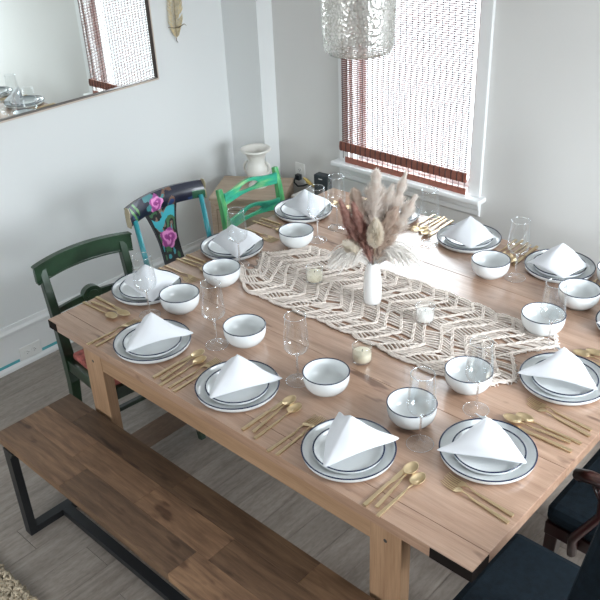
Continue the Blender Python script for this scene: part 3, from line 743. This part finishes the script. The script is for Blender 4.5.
def p_spoon(l):
    t = thing('spoon', l, 'spoon', group='spoons')
    mb = handle_mb(-.112, .0, .0115, .0070); mb.loft([[(-.0032, 0, .0012), (.0032, 0, .0012), (.0032, 0, .0042), (-.0032, 0, .0042)], [(-.002, .022, .004), (.002, .022, .004), (.002, .022, .007), (-.002, .022, .007)], [(-.003, .042, .0032), (.003, .042, .0032), (.003, .042, .0055), (-.003, .042, .0055)]], smooth=False)
    mb.build('handle', M['gold'], t, bevel=.0005)
    mb = MB(); vs = []; fs = []; nr, na = 7, 28
    for i in range(nr+1):
        q = i/nr
        for a in range(na):
            th = 2*PI*a/na; wx = .0190*(1-.12*math.sin(th)); vs.append((q*wx*math.cos(th), .066+q*.029*math.sin(th), .0008+.0085*q*q))
    for i in range(nr):
        for a in range(na): b = (a+1) % na; fs.append((i*na+a, i*na+b, (i+1)*na+b, (i+1)*na+a))
    mb.add(vs, fs, 0, True); mb.build('spoon_head', M['gold'], t, solid=.0012); return t
def p_fork(l):
    t = thing('fork', l, 'fork', group='forks')
    mb = handle_mb(-.115, .0, .0115, .0070); mb.loft([[(-.0032, 0, .0012), (.0032, 0, .0012), (.0032, 0, .0042), (-.0032, 0, .0042)], [(-.002, .02, .0065), (.002, .02, .0065), (.002, .02, .009), (-.002, .02, .009)], [(-.003, .036, .006), (.003, .036, .006), (.003, .036, .008), (-.003, .036, .008)]], smooth=False)
    mb.build('handle', M['gold'], t, bevel=.0005)
    mb = MB(); mb.loft([[(-.003, .034, .007), (.003, .034, .007), (.003, .034, .0085), (-.003, .034, .0085)], [(-.0115, .046, .003), (.0115, .046, .003), (.0115, .046, .0045), (-.0115, .046, .0045)], [(-.012, .056, .0015), (.012, .056, .0015), (.012, .056, .003), (-.012, .056, .003)]], smooth=False)
    for k in range(4):
        x = -.0102+k*.0068; mb.loft([[(x-.0016, .055, .0015), (x+.0016, .055, .0015), (x+.0016, .055, .003), (x-.0016, .055, .003)], [(x-.0013, .08, .001), (x+.0013, .08, .001), (x+.0013, .08, .0024), (x-.0013, .08, .0024)], [(x-.0008, .100, .0055), (x+.0008, .100, .0055), (x+.0008, .100, .0068), (x-.0008, .100, .0068)]], smooth=False)
    mb.build('fork_head', M['gold'], t); return t
def napkin_mesh(seed, D=(0, -.122), Wl=(-.108, .105), Wr=(.108, .105), A=(0, .012)):
    """tent fold: a ridge from the apex A to foot D and a wing to each side ending at feet Wl and Wr"""
    rn = random.Random(seed); mb = MB()
    A = Vector((*A, .098)); D = Vector((*D, .004)); Wl = Vector((*Wl, .004)); Wr = Vector((*Wr, .004))
    rise = rn.uniform(.010, .018); nu, nt_ = 28, 14
    rings = []
    for i in range(nu+1):
        u = -1+2*i/nu; au = abs(u); E_ = Wr if u >= 0 else Wl
        B = D.lerp(E_, au); B.z += rise*math.sin(au*PI)**1.2
        outn = ((D+E_)/2-A); outn.z = 0; outn.normalize()
        B += outn*(.010*math.sin(au*PI)); ring = []
        for j in range(nt_+1):
            t = j/nt_; p = A.lerp(B, t)
            p += outn*(.009*math.sin(t*PI)*math.sin(au*PI))
            k = noise.noise(Vector((u*2+seed*3.1, t*2.2, seed)))*.008*math.sin(t*PI)*min(1, au*4)
            p += outn*k
            if au > .85: p.z += .005*math.sin(t*PI*2+seed)*(au-.85)/.15
            ring.append(tuple(p))
        rings.append(ring)
    mb.loft(rings, wrap=False, cap=False)
    # tucked inner layer hanging between the wings near the apex
    rings = []
    for i in range(11):
        u = -1+i/5; q = abs(u); B = D.lerp(Wr if u >= 0 else Wl, .35+.5*q)*.72; B.z = .012+.03*(1-q)
        rings.append([tuple((A+Vector((0, .0, -.008))).lerp(B, j/6)) for j in range(7)])
    mb.loft(rings, wrap=False, cap=False)
    return mb
def p_napkin(l, seed, *a):
    o = napkin_mesh(seed, *a).build('napkin', M['napkin'], None, solid=.0042, sub=1); return tag(o, l, 'napkin', 'folded napkins')

SET = {   # place: (centre, rotation, phrase, bowl (x,y), glass (x,y), napkin twist)
 'L1': ((.118, .375), -PI/2, 'in front of the dark green chair', (.338, .365), (.277, .264), .1),
 'L2': ((.113, .841), -PI/2, 'in front of the rose-painted chair', (.305, .608), (.246, .759), 0),
 'L3': ((.093, 1.314), -PI/2, 'in front of the green ladder-back chair', (.302, 1.044), (.343, 1.137), .08),
 'F1': ((.452, .140), 0, 'at the left place along the bench', (.694, .360), (.627, .284), .05),
 'F2': ((.877, .148), 0, 'at the middle place along the bench', (1.097, .330), (.994, .307), 0),
 'F3': ((1.348, .138), 0, 'at the right place along the bench', (1.398, .371), (1.478, .303), .08),
 'R1': ((1.651, .384), PI/2, 'nearest the dark navy corner chair', (1.434, .622), (1.515, .542), .04),
 'R2': ((1.649, .836), PI/2, 'in front of the mahogany armchair', (1.447, 1.073), (1.514, .993), -.12),
 'R3': ((1.692, 1.285), PI/2, 'farthest along the right edge, cut by the frame', (1.452, 1.316), (1.62, 1.49), 0),
 'B1': ((.440, 1.526), PI, 'on the window side behind the pampas vase', (.45, 1.30), (.327, 1.283), 0),
 'B2': ((.860, 1.526), PI, 'on the window side below the sill end', (1.09, 1.317), (.740, 1.398), 0),
 'B3': ((1.279, 1.525), PI, 'at the rightmost place on the window side', None, (1.18, 1.357), -.06),
}
SET['B3'] = SET['B3'][:3]+((1.462, 1.312),)+SET['B3'][4:]
SET['R3'] = SET['R3'][:3]+((1.50, 1.545),)+SET['R3'][4:]
protos = {}
def place(kind, maker, label, loc, rz, sc_=None):
    if kind not in protos:
        o = protos[kind] = maker(label); o.location = loc; o.rotation_euler = (0, 0, rz)
        return o
    return dup(protos[kind], loc, rz, label)
rs = random.Random(4)
Z = TZ+.0004
for key, ((cx, cy), a, ph, bw, gl, tw) in SET.items():
    ca, sa = math.cos(a), math.sin(a)
    def W(u, v, z=0): return (cx+u*ca-v*sa, cy+u*sa+v*ca, Z+z)
    place('plate', p_plate, 'white navy-rimmed dinner plate '+ph, W(0, 0), rs.uniform(0, 6))
    place('salad', p_salad, 'small white salad plate '+ph, W(.002, -.002, .0064), rs.uniform(0, 6))
    nk = {'L1': 0, 'F1': 0}.get(key, None)
    var = 'nap%d' % (list(SET).index(key) % 2+{'L': 2, 'B': 4}.get(key[0], 0))
    shp = {'L': ((.130, -.092), (-.088, -.038), (.075, .115), (.02, -.01)), 'B': ((.080, -.112), (-.100, -.085), (.105, .050), (.01, -.015))}.get(key[0], ())
    if key != 'B1': place(var, lambda l: p_napkin(l, int(var[-1])+1, *shp), 'white tent-folded napkin '+ph, W(0, 0, .0275), (a if key[0] in 'FR' else 0)+tw)
    if key == 'R3': bwl = 'white navy-rimmed bowl beyond the farthest right-edge plates'
    place('bowl', p_bowl, 'white navy-rimmed bowl for the place '+ph, (bw[0], bw[1], Z), 0)
    place('glass', p_glass, 'clear wine glass for the place '+ph, (gl[0], gl[1], Z), 0)
    vo = -.02 if key[0] != 'L' else .005
    if key[0] == 'R': vo = -.055
    j = lambda s: rs.uniform(-s, s)
    place('knife', p_knife, 'gold table knife '+ph, W(.162+j(.003), vo+j(.005)), a+.03+j(.02))
    place('spoon', p_spoon, 'gold inner spoon beside the knife '+ph, W(.185+j(.002), vo+.012+j(.004), .0036), a+.10+j(.02))
    place('spoon', p_spoon, 'gold outer spoon '+ph, W(.213+j(.003), vo-.010+j(.004), .0), a+.02+j(.02))
    place('fork', p_fork, 'gold inner fork beside the plate '+ph, W(-.155+j(.002), vo-.002+j(.005)), a+(.04 if key[0] != 'R' else -.08)+j(.015))
    place('fork', p_fork, 'gold outer fork '+ph, W(-.180+j(.002), vo-.008+j(.008)), a+(.0 if key[0] != 'R' else -.12)+j(.015))

# ---------------------------------------------------------------- macrame runner
mb = MB(); rm = random.Random(13)
X0, X1, Y0, Y1 = .345, 1.475, .625, 1.075
def edge_lo(x): return Y0+.008*math.sin((x-X0)*2*PI/.14)+.006*math.sin(x*9)+max(0, .40-x)*.9
def edge_hi(x): return Y1+.008*math.sin((x-X0)*2*PI/.14+1)+.008*math.sin(x*7+1)-max(0, .40-x)*.6+.0
def tri(q): q = q % 1; return 1-abs(2*q-1)*2
nr = 21
def ridge_x(k, t):      # t 0..1 across
    base = X0-.05+(X1-X0+.06)*k/nr
    return base+.048*tri(t*1.6+.1)+.006*math.sin(k*2.3+t*5)
def cx_(x): return min(max(x, X0-.06+.0), X1+.02)
def P(k, t, z=0.):
    x = ridge_x(k, t); lo, hi = edge_lo(x), edge_hi(x)
    return Vector((x, lo+(hi-lo)*t, z))
zc = .0035
for k in range(nr+1):
    for off in (-.0033, .0033):           # three plaited cords per ridge
        pts = []
        for i in range(91):
            t = i/90; p = P(k, t); ph = i*1.25+off*600
            p.x += off+.0012*math.sin(ph); p.z = .0062+.0016*math.cos(ph); pts.append(p)
        mb.tube(pts, .0031, 5)
for k in range(nr):
    ns = 35
    for i in range(ns):
        t = (i+.5)/ns+rm.uniform(-.0018, .0018)
        if rm.random() < .06: continue
        sk = rm.uniform(-.0035, .0035)+(.010 if (k+int(i/16)) % 2 else -.010)
        a_, b_ = P(k, min(max(t-sk, 0), 1)), P(k+1, min(max(t+sk, 0), 1))
        sag = rm.uniform(-.0015, .0015)
        pts = [Vector((a_.x+(b_.x-a_.x)*q, a_.y+(b_.y-a_.y)*q+sag*math.sin(q*PI), .0036+.0016*math.sin(q*PI))) for q in (0, .25, .5, .75, 1)]
        mb.tube(pts, .0037+rm.uniform(-.0006, .0004), 5, cap=False)
    if k % 2 == 0:      # diagonal knot rows across the panels
        for t0 in (.12, .45, .78):
            a_, b_ = P(k, t0), P(k+1, t0+.13)
            mb.tube([a_.lerp(b_, q/8)+Vector((0, 0, .006+.0012*math.sin(q*2.6))) for q in range(9)], .0035, 5)
for t in (0., 1.):       # looped selvedges
    pts = []
    for k in range(nr):
        for q in range(8):
            p = P(k, t).lerp(P(k+1, t), q/8); p.z = .0058+.0015*math.sin(q*2.4); p.y += (-1 if t == 0 else 1)*(.006*math.sin(q/8*PI)); pts.append(p)
    mb.tube(pts, .0044, 6)
    mb.tube([p+Vector((0, (.008 if t == 0 else -.008), 0)) for p in pts], .003, 5)
for i in range(60):      # fringe tufts at the left end and along the far edge
    t = i/59; p = P(0, t); mb.tube([p+Vector((0, 0, .005)), p+Vector((-.012, rm.uniform(-.006, .006), .004)), p+Vector((-.022, rm.uniform(-.012, .012), .003))], .002, 5)
    p = P(nr, t); mb.tube([p+Vector((0, 0, .005)), p+Vector((.006, rm.uniform(-.006, .006), .004)), p+Vector((.012, rm.uniform(-.01, .01), .003))], .002, 5)
tag(mb.build('table_runner', M['cord'], None, loc=(0, 0, TZ)), 'cream macrame table runner laid along the middle of the table', 'table runner')
RZ = TZ+.0098

# ---------------------------------------------------------------- candles
def candle(loc, label, wax):
    t = thing('jar_candle', label, 'candle', loc, 0, 'glass jar candles')
    mb = MB(); mb.lathe([(0, 0), (.030, 0), (.0325, .003), (.0335, .03), (.0335, .056), (.0345, .058), (.0342, .061), (.0328, .062), (.0318, .060)], 40); mb.build('jar', M['jar'], t)
    mb = MB(); mb.lathe([(0, .0062), (.0295, .0062), (.0308, .009), (.0308, .036), (.0295, .0375), (0, .0365)], 40); wx = mb.build('wax', wax, t)
    mb = MB(); mb.tube([(0, 0, .036), (.001, 0, .042), (.002, .001, .046)], .0011, 6); mb.build('wick', M['wick'], wx)
candle((.592, .838, RZ), 'cream jar candle on the runner left of the vase', M['wax'])
candle((1.100, .862, RZ), 'white jar candle on the runner right of the vase', M['wax_white'])
candle((1.080, .530, Z), 'cream jar candle on bare wood in front of the runner', M['wax'])

# ---------------------------------------------------------------- vase and dried grasses
vx, vy = .872, .850
vs_ = thing('bud_vase', 'milky white bottle vase on the runner holding dried grasses', 'vase', (vx, vy, RZ))
mb = MB(); mb.lathe([(0, 0), (.029, 0), (.0325, .004), (.034, .02), (.034, .075), (.032, .105), (.028, .13), (.024, .15), (.0215, .165)], 40); mb.build('vase_body', M['milk'], vs_)
mb = MB(); mb.lathe([(.0215, .165), (.0175, .178), (.0175, .192), (.020, .200), (.0188, .200), (.0162, .191), (.0162, .178), (.0202, .165)], 40); mb.build('vase_neck', M['neck'], vs_)
mouth = Vector((vx, vy, RZ+.185))
def curve_pts(p0, p1, p2, n=16): return [p0*(1-t)**2+p1*2*t*(1-t)+p2*t*t for t in [i/n for i in range(n+1)]]
def plume(name, label, mat, tip, ctrl, start, rad, nh, hl, seed=1, th=.0008, tufts=0, ragged=.4, tips='mid'):
    """feathery head: fine hairs leave the stem and sweep up and out; rad is the half width"""
    r = random.Random(seed); t = thing(name, label, 'dried grass', tuple(mouth), 0, 'dried grasses in the vase')
    base = Vector((r.uniform(-.007, .007), r.uniform(-.007, .007), -.06)); tip = Vector(tip); ctrl = Vector(ctrl)
    tip = Vector((tip.x*1.12, tip.y*1.12, tip.z*1.24+.012)); ctrl = Vector((ctrl.x*1.12, ctrl.y*1.12, ctrl.z*1.24)); rad *= 1.25; th *= 1.15; nh = int(nh*1.25)
    n = 24; cp = curve_pts(base, ctrl, tip, n); mb = MB(); mb.tube(cp, [.0015]*len(cp), 5); mb.build('stem', M['stem'], t)
    mb = MB()
    for i in range(nh):
        q = start+(1-start)*r.random()**.9; f = q*n; k = min(int(f), n-1); p = cp[k].lerp(cp[k+1], f-k); d = (cp[k+1]-cp[k]).normalized()
        s = (q-start)/(1-start); env = rad*min(1, s*3.5+.35)*min(1, (1.12-s)*1.9)
        if tufts: env *= 1+ragged*math.sin(s*tufts*2*PI+seed)
        o = d.orthogonal().normalized(); o.rotate(Matrix.Rotation(r.uniform(0, 2*PI), 3, d))
        L_ = hl*r.uniform(.55, 1.1); reach = env*r.uniform(.55, 1.1)
        e1 = p+o*reach*.62+d*L_*.42; e2 = p+o*reach+d*L_+Vector((r.uniform(-1, 1), r.uniform(-1, 1), r.uniform(-1.5, .5)))*.003
        wv = d.cross(o).normalized()*th
        mb.add([p-wv, p+wv, e1+wv*1.2, e1-wv*1.2, e2+wv*.5, e2-wv*.5], [(0, 1, 2, 3), (3, 2, 4, 5)], 0, False)
    mb.build('plume', M[mat], t); return t
# a: offset along the direction that runs left-right seen from the bench side corner, dpt: away from it
def VR(a, z, dpt=0): return (a*.734-dpt*.60, a*.678+dpt*.62, z)
plume('pampas_plume', 'mauve brown pampas plume at the far left of the upright plumes', 'pampas_mauve', VR(-.095, .155), VR(-.055, .06), .12, .022, 3600, .030, seed=1, tufts=5, ragged=.15)
plume('pampas_plume', 'brown pampas plume just right of the mauve one', 'pampas_mauve', VR(-.058, .150, -.01), VR(-.03, .06, -.01), .12, .024, 3600, .030, seed=2, tufts=5, ragged=.15)
plume('pampas_plume', 'pale beige plume with ragged tip standing tallest at the centre', 'pampas_beige', VR(.012, .225, .04), VR(.0, .10, .03), .35, .034, 5200, .036, seed=3, tufts=4, ragged=.3)
plume('pampas_plume', 'greyish beige fluffy plume at upper left behind the brown ones', 'pampas_tan', VR(-.050, .165, .06), VR(-.02, .08, .04), .30, .034, 4600, .036, seed=4, tufts=4, ragged=.3)
plume('pampas_plume', 'tan pampas plume leaning right behind the cream bunny tail', 'pampas_tan', VR(.062, .125, .0), VR(.02, .06, .0), .15, .036, 4800, .036, seed=5, tufts=4, ragged=.2)
plume('pampas_plume', 'narrow beige plume with a long tip reaching highest at the right', 'pampas_beige', VR(.100, .215, .05), VR(.05, .08, .03), .35, .022, 4200, .034, seed=6, tufts=4, ragged=.45)
plume('pampas_plume', 'short pale beige plume at the far right of the bunch', 'pampas_beige', VR(.128, .150, .04), VR(.07, .07, .03), .35, .024, 3800, .032, seed=7, tufts=3, ragged=.4)
plume('pampas_plume', 'mid height pale plume between the tall centre and right ones', 'pampas_beige', VR(.060, .175, .05), VR(.03, .08, .04), .35, .034, 4200, .036, seed=12, tufts=3, ragged=.3)
plume('bunny_tail', 'cream bunny tail standing upright at the front of the bunch', 'pampas_cream', VR(.004, .120, -.05), VR(.004, .04, -.035), .50, .024, 5200, .020, seed=8)
plume('bunny_tail', 'cream bunny tail lying low on the left of the bunch', 'pampas_cream', VR(-.085, .045, -.02), VR(-.05, .04, -.02), .45, .022, 4600, .018, seed=9)
def spray(label, sgn, seed, spread):
    r = random.Random(seed); t = thing('feather_grass', label, 'dried grass', tuple(mouth), 0, 'dried grasses in the vase')
    mb = MB(); mb2 = MB()
    for i in range(150):
        rch = r.uniform(.05, spread); hgt = r.uniform(.02, .055); dp = r.uniform(-.06, .05)
        pts = curve_pts(Vector((0, 0, -.05)), Vector(VR(sgn*rch*.55, hgt*2.3, dp*.6)), Vector(VR(sgn*rch, hgt*.2-.045*r.random()*(rch/spread), dp)), 14)
        if i < 6: mb2.tube(pts[:6], .0009, 4)
        mb.tube(pts, [.0005+.0009*math.sin(min(1, q/9)*PI*.5) for q in range(15)], 3, cap=False)
        for q in range(3, 15):
            for _ in range(3):
                p = pts[q]; d = (pts[q]-pts[q-1]).normalized(); o = d.orthogonal().normalized(); o.rotate(Matrix.Rotation(r.uniform(0, 6.3), 3, d))
                e_ = p+d*.014+o*.006; w_2 = d.cross(o)*.0006; mb.add([p-w_2, p+w_2, e_], [(0, 1, 2)])
    mb2.build('stems', M['stem'], t); mb.build('strands', M['grass_white'], t)
spray('white feather grass arching over to the left of the vase', -1, 31, .165)
spray('white feather grass arching over to the right of the vase', 1, 32, .175)
